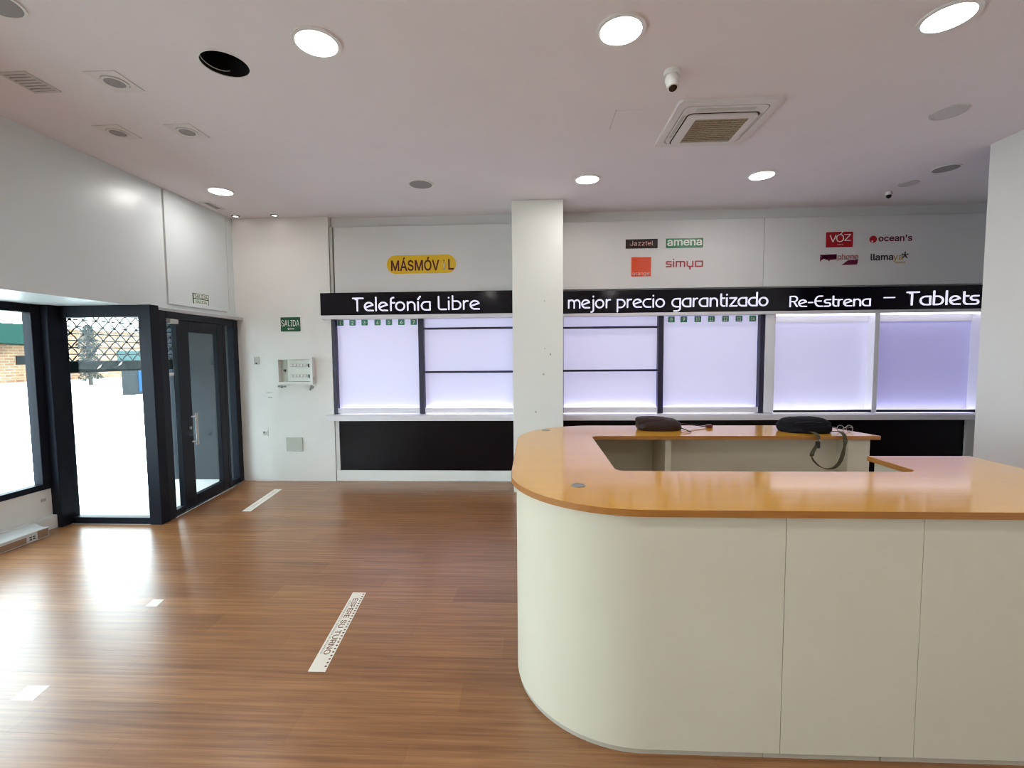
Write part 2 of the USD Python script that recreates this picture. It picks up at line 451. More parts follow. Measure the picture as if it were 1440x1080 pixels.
def dbox(s0, s1, z0, z1, depth, off=0.0, c=0.004):
    """Box along the door line from s0 to s1 metres, centred off metres towards the room."""
    p = P0 + Dv * (s0 + s1) / 2 + Dn * off
    return rotated_box(p[0], p[1], DDEG, s1 - s0, depth, z0, z1, c)


d1 = thing('door_1', 'dark metal exit door with glass leaf and steel pull handle', 'door', (-3.88, 5.2, 0), kind='structure')
part('door_post', dbox(0.0, 0.14, 0, 2.16, 0.09), DM, d1)
part('door_post', dbox(1.44, DL, 0, 2.16, 0.09), DM, d1)
part('door_head', dbox(0.14, 1.44, 2.085, 2.16, 0.09), DM, d1)
part('threshold', dbox(0.10, DL, 0, 0.012, 0.13), 'steel', d1)
part('bottom_rail', dbox(0.14, 0.30, 0.012, 0.07, 0.07), DM, d1)
part('bottom_rail', dbox(1.20, 1.44, 0.012, 0.07, 0.07), DM, d1)
part('side_pane', dbox(0.135, 0.305, 0.06, 2.09, 0.008, c=0), 'pane_glass', d1, smooth=False)
part('side_pane', dbox(1.24, 1.445, 0.06, 2.09, 0.008, c=0), 'pane_glass', d1, smooth=False)
part('mullion', dbox(1.19, 1.25, 0.012, 2.085, 0.08), DM, d1)
lf = part('leaf', [dbox(0.30, 0.50, 0.02, 2.08, 0.06, .01), dbox(1.06, 1.185, 0.02, 2.08, 0.06, .01),
                   dbox(0.50, 1.06, 0.02, 0.13, 0.06, .01), dbox(0.50, 1.06, 1.96, 2.08, 0.06, .01)], DM, d1)
part('pane', dbox(0.495, 1.065, 0.12, 1.97, 0.008, .01, c=0), 'pane_glass', lf, smooth=False)
ph = lambda s, off, z: (*(P0 + Dv * s + Dn * off), z)
part('handle', [rod(ph(.51, .075, .70), ph(.51, .075, 1.06), .013, 14), rod(ph(.47, .03, .74), ph(.51, .08, .74), .010), rod(ph(.47, .03, 1.02), ph(.51, .08, 1.02), .010)], 'steel', lf, 'steel pull handle')
part('lock_cylinder', [rod(ph(.44, .03, .90), ph(.44, .052, .90), .016, 16)], 'steel', lf)
part('door_closer', dbox(0.155, 0.285, 2.035, 2.08, 0.05, .05), 'grey_plastic', d1, 'pale grey closer box')
part('sticker_remnant', dbox(0.19, 0.27, 1.49, 1.52, 0.004, .008, c=0), 'letter_white', d1)

# ------------------------------------------------------------------ outside: niche, shutter, square
pv = single('paving', bx(-90, -4.02, -60, 130, -0.12, -0.02), 'paving', 'sunlit pale paving of the square outside', 'pavement', kind='structure')
single('wall_niche', bx(-5.0, -3.99, 6.05, 6.3, -0.02, 2.3), 'niche_wall', 'dark blue-grey side wall of the entrance niche outside', 'wall', kind='structure')
single('ceiling_niche', bx(-4.95, -3.85, 4.47, 6.05, 2.165, 2.199), 'shell_grey', 'underside of the entrance niche', 'ceiling', kind='structure')

sh = thing('roller_shutter', 'half-lowered lattice roller shutter hanging across the entrance niche outside', 'shutter', (-4.86, 5.2, 2.2))
part('bottom_bar', bx(-4.875, -4.845, 4.47, 6.05, 1.525, 1.65, .004), 'shutter_bar', sh, 'greenish-dark bottom bar')
NY, NZ = 0.147, 0.0735
zrow = [1.65 + NZ * k for k in range(8)]
for k, z in enumerate(zrow[1:7]):
    part('rod', rod((-4.86, 4.47, z), (-4.86, 6.05, z), 0.005, 6), 'shutter_metal', sh)
nodes_ = []
for k in range(7):
    pts = []
    y = 4.49
    up = k % 2
    j = 0
    while y <= 6.04:
        pts.append((-4.86, y, zrow[k] if (j + up) % 2 == 0 else zrow[k + 1]))
        y += NY / 2
        j += 1
    link = []
    for a, b in zip(pts[:-1], pts[1:]):
        mid = ((a[0] + b[0]) / 2, (a[1] + b[1]) / 2, (a[2] + b[2]) / 2 + 0.008)
        link += [rod(a, mid, 0.006, 5), rod(mid, b, 0.006, 5)]
    part('lattice_row', join(link), 'shutter_metal', sh)
    for q in pts:
        if abs(q[2] - zrow[k + 1]) < 1e-6 and k < 6:
            s = trimesh.creation.icosphere(1, 0.014)
            s.apply_translation(q)
            nodes_.append(s)
part('rivets', join(nodes_), 'shutter_metal', sh, kind='stuff')

bl = thing('brick_building', 'long low sunlit brick building across the square with green roof edge', 'building', (-31, 28, 0))
part('brick_wall', bx(-33, -30, 8, 60, -0.02, 3.55), 'far_brick', bl)
part('roof_edge', bx(-33.1, -29.6, 26.6, 60.2, 3.55, 3.75), 'carton_white', bl)
cv = trimesh.convex.convex_hull(np.array([(x, y, z) for x in (-30, -28.6) for y, z in ((6, 3.62), (26.4, 3.62), (26.4, 2.45), (24.2, 3.05), (6, 3.1))]))
part('green_canopy', cv, 'canopy_green', bl)
part('wall_vent', bx(-30.02, -29.93, 25.35, 26.1, 1.35, 1.85), 'kiosk_dark', bl)
single('kerb_wall', bx(-28.9, -28.6, 6, 60, -0.02, 0.35, .02), 'carton_white', 'low white kerb wall in front of the brick building', 'kerb')

tr = thing('dark_conifer', 'slim dark conifer standing in front of the brick building', 'tree', (-28.0, 27.8, 0))
part('trunk', rod((-28.0, 27.8, -0.02), (-28.0, 27.8, 3.0), 0.10, 8), 'bark', tr)
rng = np.random.default_rng(3)
vs, fs = [], []
for k in range(2600):
    z = rng.uniform(0.35, 3.75)
    rad = 0.62 * (0.55 + 0.45 * math.sin(z * 3.1) ** 2) * (1.0 if z < 2.9 else max(0.15, (3.9 - z)))
    a, rr = rng.uniform(0, 6.283), rad * math.sqrt(rng.uniform(0.1, 1))
    c = np.array([-28.0 + rr * math.cos(a), 27.8 + rr * math.sin(a), z])
    d1_, d2_ = rng.normal(size=3), rng.normal(size=3)
    d1_ /= np.linalg.norm(d1_); d2_ /= np.linalg.norm(d2_)
    vs += [c, c + d1_ * .14, c + d1_ * .05 + d2_ * .07]
    fs.append((3 * k, 3 * k + 1, 3 * k + 2))
part('foliage', trimesh.Trimesh(np.array(vs), np.array(fs), process=False), 'foliage', tr, kind='stuff', smooth=False)

kk = thing('kiosk', 'small dark kiosk with blue door panel at the edge of the square', 'kiosk', (-18.6, 21.0, 0))
part('body', bx(-18.8, -18.45, 20.12, 22.0, -0.02, 1.55, .02), 'kiosk_dark', kk)
part('door_panel', bx(-18.46, -18.41, 20.62, 21.5, 0.10, 1.4, .01), 'kiosk_blue', kk, 'blue door panel')
part('roof', bx(-18.9, -18.38, 20.05, 22.1, 1.55, 2.0, .02), 'kiosk_green', kk)

# ------------------------------------------------------------------ display wall: bays, ledges, fascia
YF = 5.955
BZ0, BZ1 = 0.93, 2.16


def bay_plain(x0, x1, parent, bars=(), glow='led_strip_soft', panel='backlit_panel'):
    part('backlit_panel', bx(x0, x1, 6.055, 6.065, BZ0, BZ1 - .001), panel, parent, 'glowing lavender-white panel')
    part('bottom_lip', bx(x0, x1, 5.992, 5.998, BZ0 - .01, BZ0 + 0.055), 'ledge_white', parent)
    part('light_strip', bx(x0 + .02, x1 - .02, 6.02, 6.035, BZ0 + .005, BZ0 + 0.016), glow, parent)
    for z in bars:
        part('cross_bar', bx(x0, x1, 5.99, 6.02, z - .013, z + .013, .003), 'dark_post', parent)


def posts(parent, *spans):
    for a, b in spans:
        part('post', bx(a, b, 5.985, 6.066, BZ0 - .02, BZ1 - .001, .003), 'dark_post', parent)


u1 = thing('display_unit', 'backlit display unit with dark posts left of the white column', 'display unit', (-1.45, 6.0, 0.145))
posts(u1, (-2.655, -2.61), (-1.505, -1.435), (-0.266, -0.250))
bay_plain(-2.61, -1.505, u1, panel='backlit_panel')
bay_plain(-1.435, -0.266, u1, bars=(1.46, 2.03), glow='led_strip')
part('lower_front', bx(-2.60, -0.25, 6.0, 6.04, 0.147, 0.83, .002), 'black_panel', u1, 'glossy black lower front')
part('end_cheek', bx(-2.655, -2.602, 5.99, 6.06, 0.146, 0.83), 'wall_grey', u1)

u2 = thing('display_unit', 'backlit display unit with two dark-framed and two white-lined bays right of the column', 'display unit', (2.9, 6.0, 0.145))
posts(u2, (0.362, 0.392), (1.60, 1.668), (2.872, 2.93))
bay_plain(0.392, 1.60, u2, bars=(1.465, 2.02), glow='led_strip')
bay_plain(1.668, 2.872, u2, panel='backlit_panel')
part('lower_front', bx(0.36, 5.42, 6.0, 6.04, 0.147, 0.83, .002), 'black_panel', u2, 'glossy black lower front')
part('end_cheek', bx(5.42, 5.60, 5.97, 6.06, 0.0, 0.83), 'wall_grey', u2)
for a, b in ((2.935, 3.055), (4.265, 4.325), (5.525, 5.62)):
    part('white_divider', bx(a, b, 5.975, 6.115, BZ0 - .02, BZ1 - .001, .003), 'bay_lining', u2)
for a, b, pm in ((3.055, 4.265, 'backlit_panel'), (4.325, 5.525, 'backlit_dim')):
    part('backlit_panel', bx(a, b, 6.105, 6.117, BZ0 - .01, BZ1 - .001), pm, u2, 'glowing lavender-white panel')
    part('light_strip', bx(a + .01, b - .01, 5.985, 6.01, BZ1 - .022, BZ1 - .002), 'led_top', u2, 'bright strip along the top of the bay')
    part('light_strip', bx(a + .02, b - .02, 6.02, 6.04, BZ0 + .002, BZ0 + .014), 'led_strip_soft', u2)
    part('bottom_lip', bx(a, b, 5.985, 5.995, BZ0 - .015, BZ0 + .018), 'dark_post', u2)
    part('top_band', bx(a, b, 6.085, 6.104, BZ1 - .10, BZ1 - .02), 'bay_lining', u2)

single('display_ledge', prism(Polygon([(-2.72, 5.84), (-0.247, 5.84), (-0.247, 6.06), (-2.652, 6.06), (-2.652, 5.977), (-2.72, 5.977)]), 0.835, 0.905), 'ledge_white', 'white ledge under the lit panels left of the column', 'ledge')
single('display_ledge', bx(0.359, 5.62, 5.84, 6.06, 0.835, 0.905, .006), 'ledge_white', 'long white ledge under the lit panels right of the column', 'ledge')


# stroke lettering for the fascia
def arc(cx, cy, rx, ry, a0, a1, n=18):
    return [(cx + rx * math.cos(math.radians(a)), cy + ry * math.sin(math.radians(a))) for a in np.linspace(a0, a1, n)]


def oval(cx, cy, rx, ry):
    return arc(cx, cy, rx, ry, 0, 360, 32)


G = {   # x-height 1.0; strokes as polylines; (advance, strokes)
    'o': (1.10, [oval(.45, .5, .42, .44)]),
    'e': (1.04, [[(.10, .40), (.80, .66)] + arc(.45, .5, .42, .44, 22, 285) + [(.86, .06)]]),
    'l': (0.40, [[(.12, 1.5), (.12, .06)]]),
    'f': (0.66, [[(.18, .06), (.18, 1.15)] + arc(.46, 1.15, .28, .3, 180, 90), [(.18, .88), (.56, .88)]]),
    'n': (1.02, [[(.10, .06), (.10, .94)], [(.10, .60)] + arc(.45, .58, .35, .36, 170, 0) + [(.80, .06)]]),
    'i': (0.38, [[(.12, .06), (.12, .94)], [(.12, 1.30), (.12, 1.34)]]),
    'í': (0.44, [[(.12, .06), (.12, .94)], [(.12, 1.22), (.34, 1.52)]]),
    'a': (1.08, [[(.86, .06), (.86, .94), (.45, .94)] + arc(.45, .5, .42, .44, 90, 270) + [(.86, .06)]]),
    'b': (1.06, [[(.10, 1.5), (.10, .06), (.45, .06)] + arc(.45, .5, .42, .44, -90, 90) + [(.22, .94)]]),
    'd': (1.08, [[(.86, 1.5), (.86, .06), (.45, .06)] + arc(.45, .5, .42, .44, 270, 90) + [(.74, .94)]]),
    'p': (1.06, [[(.10, -.42), (.10, .94), (.45, .94)] + arc(.45, .5, .42, .44, 90, -90) + [(.24, .06)]]),
    'g': (1.08, [[(.86, .94), (.45, .94)] + arc(.45, .5, .42, .44, 90, 270) + [(.86, .06)], [(.86, .94), (.86, -.12)] + arc(.50, -.12, .36, .30, 0, -90) + [(.24, -.42)]]),
    'r': (0.70, [[(.10, .06), (.10, .94)], [(.10, .60)] + arc(.44, .58, .34, .36, 170, 80)]),
    's': (0.88, [[(.74, .94), (.34, .94)] + arc(.34, .72, .24, .22, 90, 270) + [(.5, .5)] + arc(.50, .28, .24, .22, 90, -90) + [(.08, .06)]]),
    't': (0.66, [[(.18, 1.38), (.18, .36)] + arc(.48, .36, .30, .30, 180, 270) + [(.54, .06)], [(.18, .94), (.54, .94)]]),
    'm': (1.52, [[(.10, .06), (.10, .94)], [(.10, .62)] + arc(.40, .62, .30, .32, 170, 0) + [(.70, .06)], [(.70, .62)] + arc(1.0, .62, .30, .32, 170, 0) + [(1.30, .06)]]),
    'j': (0.48, [[(.24, .94), (.24, -.18)] + arc(.0, -.18, .24, .24, 0, -90), [(.24, 1.30), (.24, 1.34)]]),
    'c': (0.96, [[(.80, .94), (.45, .94)] + arc(.45, .5, .42, .44, 90, 270) + [(.80, .06)]]),
    'z': (0.92, [[(.08, .94), (.74, .94), (.08, .06), (.78, .06)]]),
    'T': (1.14, [[(.0, 1.42), (1.0, 1.42)], [(.42, 1.42), (.42, .06)], [(.26, 1.42), (.26, 1.30)]]),
    'L': (0.94, [[(.10, 1.45), (.10, .30)] + arc(.34, .30, .24, .24, 180, 270) + [(.82, .06)]]),
    'R': (1.06, [[(.10, .06), (.10, 1.42), (.55, 1.42)] + arc(.55, 1.08, .32, .34, 90, -90) + [(.30, .74)], [(.50, .74), (.88, .06)]]),
    'E': (1.06, [[(.88, 1.42), (.58, 1.42)] + arc(.58, .74, .48, .68, 90, 270) + [(.88, .06)], [(.16, .76), (.74, .76)]]),
    '-': (0.72, [[(.08, .58), (.52, .58)]]),
    '_': (1.0, [[(.05, .70), (.95, .70)]]),
    ' ': (0.55, []),
}


def letters(word, x0, x1, zbase, xh, parent, matname='letter_lit'):
    adv = sum(G[ch][0] for ch in word)
    last = G[word[-1]][0]
    sx = (x1 - x0) / (adv - 0.12)
    x = x0
    for ch in word:
        a, strokes = G[ch]
        if strokes:
            lines = []
            for s in strokes:
                q = [(px * sx, py * xh) for px, py in s]
                lines.append(LineString(q).buffer(xh * .088, 5))
            part('letter', on_back(plate(unary_union(lines), 0.012), x, YF - 0.001, zbase), matname, parent)
        x += a * sx


f1 = thing('fascia_sign', 'glossy black fascia with lit white lettering Telefonía Libre left of the column', 'sign', (-1.5, YF, 2.2))
part('board', bx(-2.785, -0.246, YF, 6.05, 2.215, 2.505, .003), 'black_gloss', f1)
part('light_ledge', bx(-2.775, -0.246, YF - .012, 6.05, 2.162, 2.213, .003), 'ledge_white', f1)
letters('Telefonía', -2.345, -1.32, 2.262, 0.118, f1)
letters('Libre', -1.232, -0.685, 2.266, 0.118, f1)
f2 = thing('fascia_sign', 'long glossy black fascia with lit white lettering mejor precio garantizado right of the column', 'sign', (2.9, YF, 2.2))
part('board', bx(0.358, 5.80, YF, 6.05, 2.200, 2.485, .003), 'black_gloss', f2)
part('light_ledge', bx(0.358, 5.80, YF - .012, 6.05, 2.160, 2.198, .003), 'ledge_white', f2)
letters('mejor', 0.445, 0.99, 2.262, 0.112, f2)
letters('precio', 1.06, 1.67, 2.262, 0.112, f2)
letters('garantizado', 1.755, 2.945, 2.262, 0.112, f2)
letters('Re-Estrena', 3.20, 4.185, 2.245, 0.092, f2)
letters('_', 4.335, 4.455, 2.29, 0.08, f2)
letters('Tablets', 4.615, 5.46, 2.248, 0.112, f2)

# upper white sign panels with the logos
for a, b, lab in ((-2.60, -0.247, 'plain white upper panel left of the column, above the black fascia'),
                  (0.359, 2.895, 'white upper panel right of the column, above the lettering mejor precio'),
                  (2.90, 5.80, 'white upper panel at the far right, above the lettering Tablets')):
    single('upper_panel', bx(a, b, 6.0, 6.048, 2.508, 3.36, .003), 'wall_grey', lab, 'wall panel')
single('trim_1', bx(-2.652, -2.615, 5.992, 6.05, 2.5, 3.36, .003), 'grey_plastic', 'narrow grey upright strip beside the upper panel', 'trim', kind='structure')

YL = 5.999


def rrect(w, h, r):
    return sbox(r, r, w - r, h - r).buffer(r, 8) if r > 0 else sbox(0, 0, w, h)


def logo(name, label, x, z, w=0, h=0, r=0, mat_=None):
    t = thing(name, label, 'logo sign', (x, YL, z))
    if mat_:
        part('plaque', on_back(plate(rrect(w, h, r), 0.004), x, YL, z), mat_, t)
    return t


def letter_meshes(m):
    """Split lettering into its characters (pieces whose x ranges overlap belong together)."""
    out = []
    for c in sorted(m.split(only_watertight=False), key=lambda c: c.bounds[0][0]):
        if out and c.bounds[0][0] < out[-1].bounds[1][0] - 1e-6 and min(c.bounds[1][0], out[-1].bounds[1][0]) - c.bounds[0][0] > .3 * min(c.extents[0], out[-1].extents[0]):
            out[-1] = join(out[-1], c)
        else:
            out.append(c)
    return out


def letters_on(s, x, z, width, height, mat_, parent, off=0.004, bold=False, name='lettering', depth=0.002):
    for m in letter_meshes(fit_text(s, width, height, depth, bold)):
        part('letter', on_back(m, x, YL - off, z), mat_, parent, smooth=False)


g = logo('yellow_logo', 'yellow pill-shaped sign with dark capital lettering above the black fascia', -1.90, 2.745, 0.905, 0.235, 0.112, 'logo_yellow')
letters_on('MÁSMÓV', -1.845, 2.785, 0.635, 0.128, 'logo_brown', g, bold=True)
letters_on('L', -1.095, 2.79, 0.075, 0.128, 'logo_brown', g, bold=True)
letters_on('I', -1.165, 2.787, 0.030, 0.128, 'logo_ochre', g)
part('lettering_accent', on_back(plate(sbox(0, 0, .026, .085), .002), -1.162, YL - .004, 2.785), 'letter_white', g)

g = logo('black_logo', 'small black sign with thin rose script, first above mejor precio', 1.18, 3.012, 0.40, 0.115, 0, 'logo_black')
letters_on('Jazztel', 1.235, 3.048, 0.29, 0.058, 'letter_rose', g)
g = logo('green_logo', 'green sign with white lowercase lettering, beside the small black sign', 1.685, 3.01, 0.46, 0.118, 0, 'logo_green')
letters_on('amena', 1.70, 3.040, 0.43, 0.090, 'letter_white', g, bold=True)
g = logo('orange_logo', 'square orange-red sign with small pale lettering at the bottom', 1.255, 2.662, 0.245, 0.24, 0, 'logo_orange')
letters_on('orange', 1.268, 2.680, 0.215, 0.042, 'letter_rose', g, bold=True)
g = logo('red_word_logo', 'thin red lowercase lettering, right of the square orange sign', 1.685, 2.75)
sx0, szz = 1.685, 2.772
sim = {'s': [[(.72, .9), (.12, .9), (.08, .55), (.72, .45), (.70, .08), (.06, .08)]], 'i': [[(.1, .06), (.1, .9)], [(.1, 1.25), (.1, 1.3)]],
       'm': [[(.1, .06), (.1, .9), (1.1, .9), (1.2, .75), (1.2, .06)], [(.65, .9), (.65, .06)]],
       'y': [[(.1, .9), (.1, .3), (.25, .06), (.85, .06), (.85, .9)], [(.48, .06), (.48, -.40)]], 'o': [[(.1, .9), (.1, .06), (1.0, .06), (1.0, .9), (.1, .9)]]}
x = sx0
for ch, adv in (('s', .95), ('i', .36), ('m', 1.45), ('y', 1.12), ('o', 1.1)):
    ls = unary_union([LineString([(px * .0935, py * .075) for px, py in s]).buffer(.0075, 4) for s in sim[ch]])
    part('letter', on_back(plate(ls, .004), x, YL, szz), 'logo_pinkred', g)
    x += adv * .0935
g = logo('red_logo', 'dark red rectangular sign with white letters and small line of text', 3.648, 2.982, 0.322, 0.186, 0.008, 'logo_red')
letters_on('V', 3.690, 3.045, 0.082, 0.085, 'letter_white', g)
letters_on('O', 3.768, 3.045, 0.095, 0.092, 'letter_white', g)
letters_on('Z', 3.868, 3.055, 0.075, 0.085, 'letter_white', g)
part('lettering_accent', on_back(plate(Polygon([(0, 0), (.03, .03), (.04, .028), (.012, -.004)]), .002), 3.815, YL - .004, 3.142), 'letter_white', g)
letters_on('telecom', 3.785, 3.005, 0.07, 0.018, 'letter_rose', g)
g = logo('red_ball_logo', 'small dark red ball followed by dark lowercase lettering', 4.17, 3.06)
part('ball_mark', on_back(plate(Point(.045, .03).buffer(.043, 12).difference(Point(.035, .005).buffer(.012, 8)), .004), 4.17, YL, 3.04), 'logo_red', g)
letters_on("ocean's", 4.282, 3.045, 0.40, 0.072, 'logo_maroon', g, off=0, bold=True)
g = logo('striped_word_logo', 'dark maroon and outlined lettering over a slanted maroon bar', 3.58, 2.76)
letters_on('pepe', 3.585, 2.835, 0.20, 0.075, 'logo_maroon', g, off=0, bold=True)
part('backing', on_back(plate(Polygon([(0, 0), (.02, .075), (.2, .082), (.2, .022), (.10, .010), (.04, .03)]), .002), 3.585, YL, 2.815), 'logo_maroon', g)
part('backing', on_back(plate(Polygon([(0, 0), (.19, .006), (.20, .065), (.08, .06)]), .003), 3.845, YL, 2.76), 'logo_maroon', g)
letters_on('phone', 3.795, 2.832, 0.25, 0.066, 'logo_maroon', g, off=.002, bold=True)
letters_on('phone', 3.797, 2.834, 0.25, 0.066, 'letter_rose', g, off=.0045)
g = logo('starred_word_logo', 'dark lowercase lettering with ochre ending and a small dark star', 4.19, 2.76)
letters_on('llama', 4.195, 2.815, 0.27, 0.075, 'logo_dark', g, off=0, bold=True)
letters_on('ya', 4.465, 2.815, 0.115, 0.075, 'logo_ochre', g, off=0)
letters_on('móvil', 4.49, 2.772, 0.12, 0.024, 'logo_ochre', g, off=0)
star = unary_union([LineString([(0, 0), (.038 * math.cos(a), .038 * math.sin(a))]).buffer(.006) for a in [math.pi / 2 + k * 2 * math.pi / 5 for k in range(5)]])
part('star_mark', on_back(plate(star, .004), 4.605, YL, 2.87), 'logo_dark', g)

# numbered stickers on the top edge of the phone panels
place = ['leftmost of the row', 'second of the row', 'third of the row', 'middle of the row', 'fifth of the row', 'sixth of the row', 'last of the row']
for row, (xa, xb, n0, side) in enumerate(((-2.56, -1.575, 1, 'left of the column'), (1.775, 2.80, 8, 'right of the column'))):
    for k in range(7):
        xc = xa + (xb - xa) * k / 6 + random.uniform(-.008, .008)
        z0 = 2.085 - 0.006 * row
        t = thing('number_sticker', f'green sticker numbered {n0 + k}, {place[k]} on lit panel {side}', 'sticker', (xc, 6.054, z0), 'numbered green stickers')
        part('sticker', on_back(plate(rrect(.084, .074, .006), .002), xc - .042, 6.0548, z0), 'sticker_green', t)
        d = fit_text(str(n0 + k), 0.018 if n0 + k == 1 else (0.030 if n0 + k < 10 else 0.048), .046, .0015, True)
        w_ = d.bounds[1][0]
        part('number', on_back(d, xc - w_ / 2, 6.0526, z0 + .014), 'sign_pale', t, smooth=False)

# ------------------------------------------------------------------ things on the exit wall section
s = thing('exit_sign', 'green rectangular exit sign with white lettering on the white wall beside the display', 'sign', (-3.2, 5.98, 2.01))
part('board', bx(-3.338, -3.075, 5.972, 5.98, 2.012, 2.198, .002), 'sign_green', s)
for m in letter_meshes(fit_text('SALIDA', .242, .082, .002)):
    part('letter', on_back(m, -3.327, 5.972, 2.08), 'letter_white', s, smooth=False)
part('arrow', on_back(plate(Polygon([(0, .012), (.02, .027), (.02, .018), (.095, .018), (.095, .006), (.02, .006), (.02, -.003)]), .002), -3.25, 5.972, 2.033), 'letter_white', s)

s = thing('small_exit_sign', 'small pale plaque with dark lettering on the bulkhead above the exit door', 'sign', (-3.95, 5.35, 2.3))
part('board', bx(-3.95, -3.944, 5.215, 5.475, 2.30, 2.43, .001), 'sign_green', s)
part('field', bx(-3.944, -3.943, 5.226, 5.464, 2.372, 2.424), 'sign_pale', s)
part('field', bx(-3.944, -3.943, 5.226, 5.464, 2.306, 2.362), 'sign_pale', s)
for w, h, y, z in ((.21, .040, 5.24, 2.378), (.18, .034, 5.255, 2.317)):
    for m in letter_meshes(fit_text('SALIDA', w, h, .0012)):
        part('letter', on_left(m, -3.943, y, z), 'sign_green', s, smooth=False)

e = thing('fuse_box', 'open white fuse box without its cover on the wall below the exit sign', 'electrical panel', (-3.17, 5.98, 1.31))
X0, X1, Z0, Z1 = -3.415, -2.905, 1.315, 1.668
fr = prism(sbox(X0, Z0, X1, Z1).difference(sbox(X0 + .055, Z0 + .03, X1 - .035, Z1 - .028)), 0, .065)
fr.apply_transform(np.array([[1, 0, 0, 0], [0, 0, -1, 5.98], [0, 1, 0, 0], [0, 0, 0, 1.0]]))
part('frame', fr, 'white_plastic', e)
part('back_plate', bx(X0 + .055, X1 - .035, 5.974, 5.98, Z0 + .03, Z1 - .028), 'cover_plate', e)
part('inner_cover', bx(X0 + .16, X1 - .04, 5.945, 5.974, Z0 + .035, Z1 - .03, .003), 'sign_pale', e)
for z in (1.565, 1.425):
    part('breaker_slot', bx(X0 + .20, X1 - .05, 5.940, 5.945, z - .018, z + .018), 'grey_plastic', e)
    for k in range(5):
        part('breaker', bx(X0 + .205 + k * .045, X0 + .24 + k * .045, 5.928, 5.940, z - .012, z + .012, .002), 'white_plastic', e)
    part('breaker_switch', bx(X1 - .062, X1 - .046, 5.930, 5.942, z - .03, z + .018, .002), 'black_plastic', e)
part('terminal', bx(X0 + .10, X0 + .125, 5.955, 5.974, 1.48, 1.51, .002), 'black_plastic', e)
part('hinge_pin', rod((X0 - .02, 5.972, 1.42), (X0 - .02, 5.972, 1.58), .004), 'grey_plastic', e)
part('latch', bx(X1 - .004, X1 + .014, 5.93, 5.955, 1.375, 1.41, .003), 'grey_plastic', e)

s = thing('wall_switch', 'small pale switch plate high on the wall left of the fuse box', 'switch', (-3.69, 5.98, 1.57))
part('plate', bx(-3.725, -3.65, 5.972, 5.98, 1.58, 1.68, .003), 'cover_plate', s)
part('button', disc(0, 0, 0, .005, .010, 12).apply_transform(np.array([[1, 0, 0, -3.69], [0, 0, -1, 5.972], [0, 1, 0, 1.592], [0, 0, 0, 1.0]])), 'black_plastic', s)
s = thing('wall_socket', 'round white wall socket low on the wall near the door corner', 'socket', (-3.61, 5.98, .66))
part('plate', bx(-3.655, -3.57, 5.970, 5.98, 0.615, 0.70, .004), 'white_plastic', s)
part('socket_well', disc(0, 0, 0, .004, .026, 20).apply_transform(np.array([[1, 0, 0, -3.612], [0, 0, -1, 5.971], [0, 1, 0, 0.657], [0, 0, 0, 1.0]])), 'grey_plastic', s)
part('pin_hole', disc(0, 0, 0, .005, .009, 12).apply_transform(np.array([[1, 0, 0, -3.622], [0, 0, -1, 5.9705], [0, 1, 0, 0.665], [0, 0, 0, 1.0]])), 'black_plastic', s)
single('cover_plate', bx(-3.325, -3.10, 5.968, 5.98, 0.41, 0.595, .004), 'cover_plate', 'square grey-green cover plate low on the wall below the fuse box', 'cover plate')

# ------------------------------------------------------------------ ceiling fittings
def downlight(x, y, label, group=None):
    t = thing('ceiling_lamp', label, 'ceiling lamp', (x, y, CH), group)
    part('rim', ring(x, y, CH - .010, CH, .115, .137), 'white_plastic', t)
    part('diffuser', disc(x, y, CH - .006, CH - .001, .1149), 'lamp_on', t)


for x, y, lab in ((-1.24, 2.72, 'lit round ceiling lamp nearest the black ceiling opening'), (0.50, 2.72, 'lit round ceiling lamp in front of the white camera dome'),
                  (2.26, 2.72, 'lit round ceiling lamp at the top right corner, cut by the frame'),
                  (-3.40, 4.99, 'lit round ceiling lamp above the exit door corner'), (0.57, 4.92, 'lit round ceiling lamp in front of the white column'),
                  (2.34, 4.93, 'lit round ceiling lamp on the far right, beyond the air conditioner'),
                  (-3.05, 0.5, 'lit round ceiling lamp behind the viewer at the left'), (-1.24, 0.5, 'lit round ceiling lamp behind the viewer, second from left'),
                  (0.50, 0.5, 'lit round ceiling lamp straight above the viewer'), (2.26, 0.5, 'lit round ceiling lamp above the viewer at the right'),
                  (-1.24, -1.72, 'lit round ceiling lamp at the rear left'), (2.26, -1.72, 'lit round ceiling lamp at the rear right'), (0.50, -1.72, 'lit round ceiling lamp at the rear middle')):
    downlight(x, y, lab)
for x, y, r, m_, lab in ((-1.18, 4.94, .135, 'lamp_off', 'unlit grey round ceiling lamp left of the column'), (4.10, 4.88, .12, 'lamp_off', 'unlit dark round ceiling lamp at the far right'),
                         (-2.72, 2.33, .115, 'lamp_off', 'unlit round ceiling lamp at the top left corner'), (3.16, 3.76, .115, 'lamp_off_faint', 'faint unlit round ceiling lamp right of the air conditioner'),
                         (4.06, 5.28, .09, 'lamp_off_faint', 'faint small ceiling disc beside the tiny dark camera')):
    t = thing('ceiling_lamp', lab, 'ceiling lamp', (x, y, CH))
    part('rim', ring(x, y, CH - .008, CH, r * .88, r), 'white_plastic' if m_ == 'lamp_off' else m_, t)
    part('diffuser', disc(x, y, CH - .005, CH - .001, r * .879), m_, t)
for x, lab in ((-3.81, 'tiny lit spotlight nearest the left wall corner'), (-3.30, 'tiny lit spotlight above the green exit sign')):
    t = thing('spotlight', lab, 'spotlight', (x, 5.86, CH))
    part('rim', ring(x, 5.86, CH - .010, CH, .030, .046, 20), 'dull_metal', t)
    part('bulb', disc(x, 5.86, CH - .008, CH - .002, .0299, 20), 'spot_on', t)
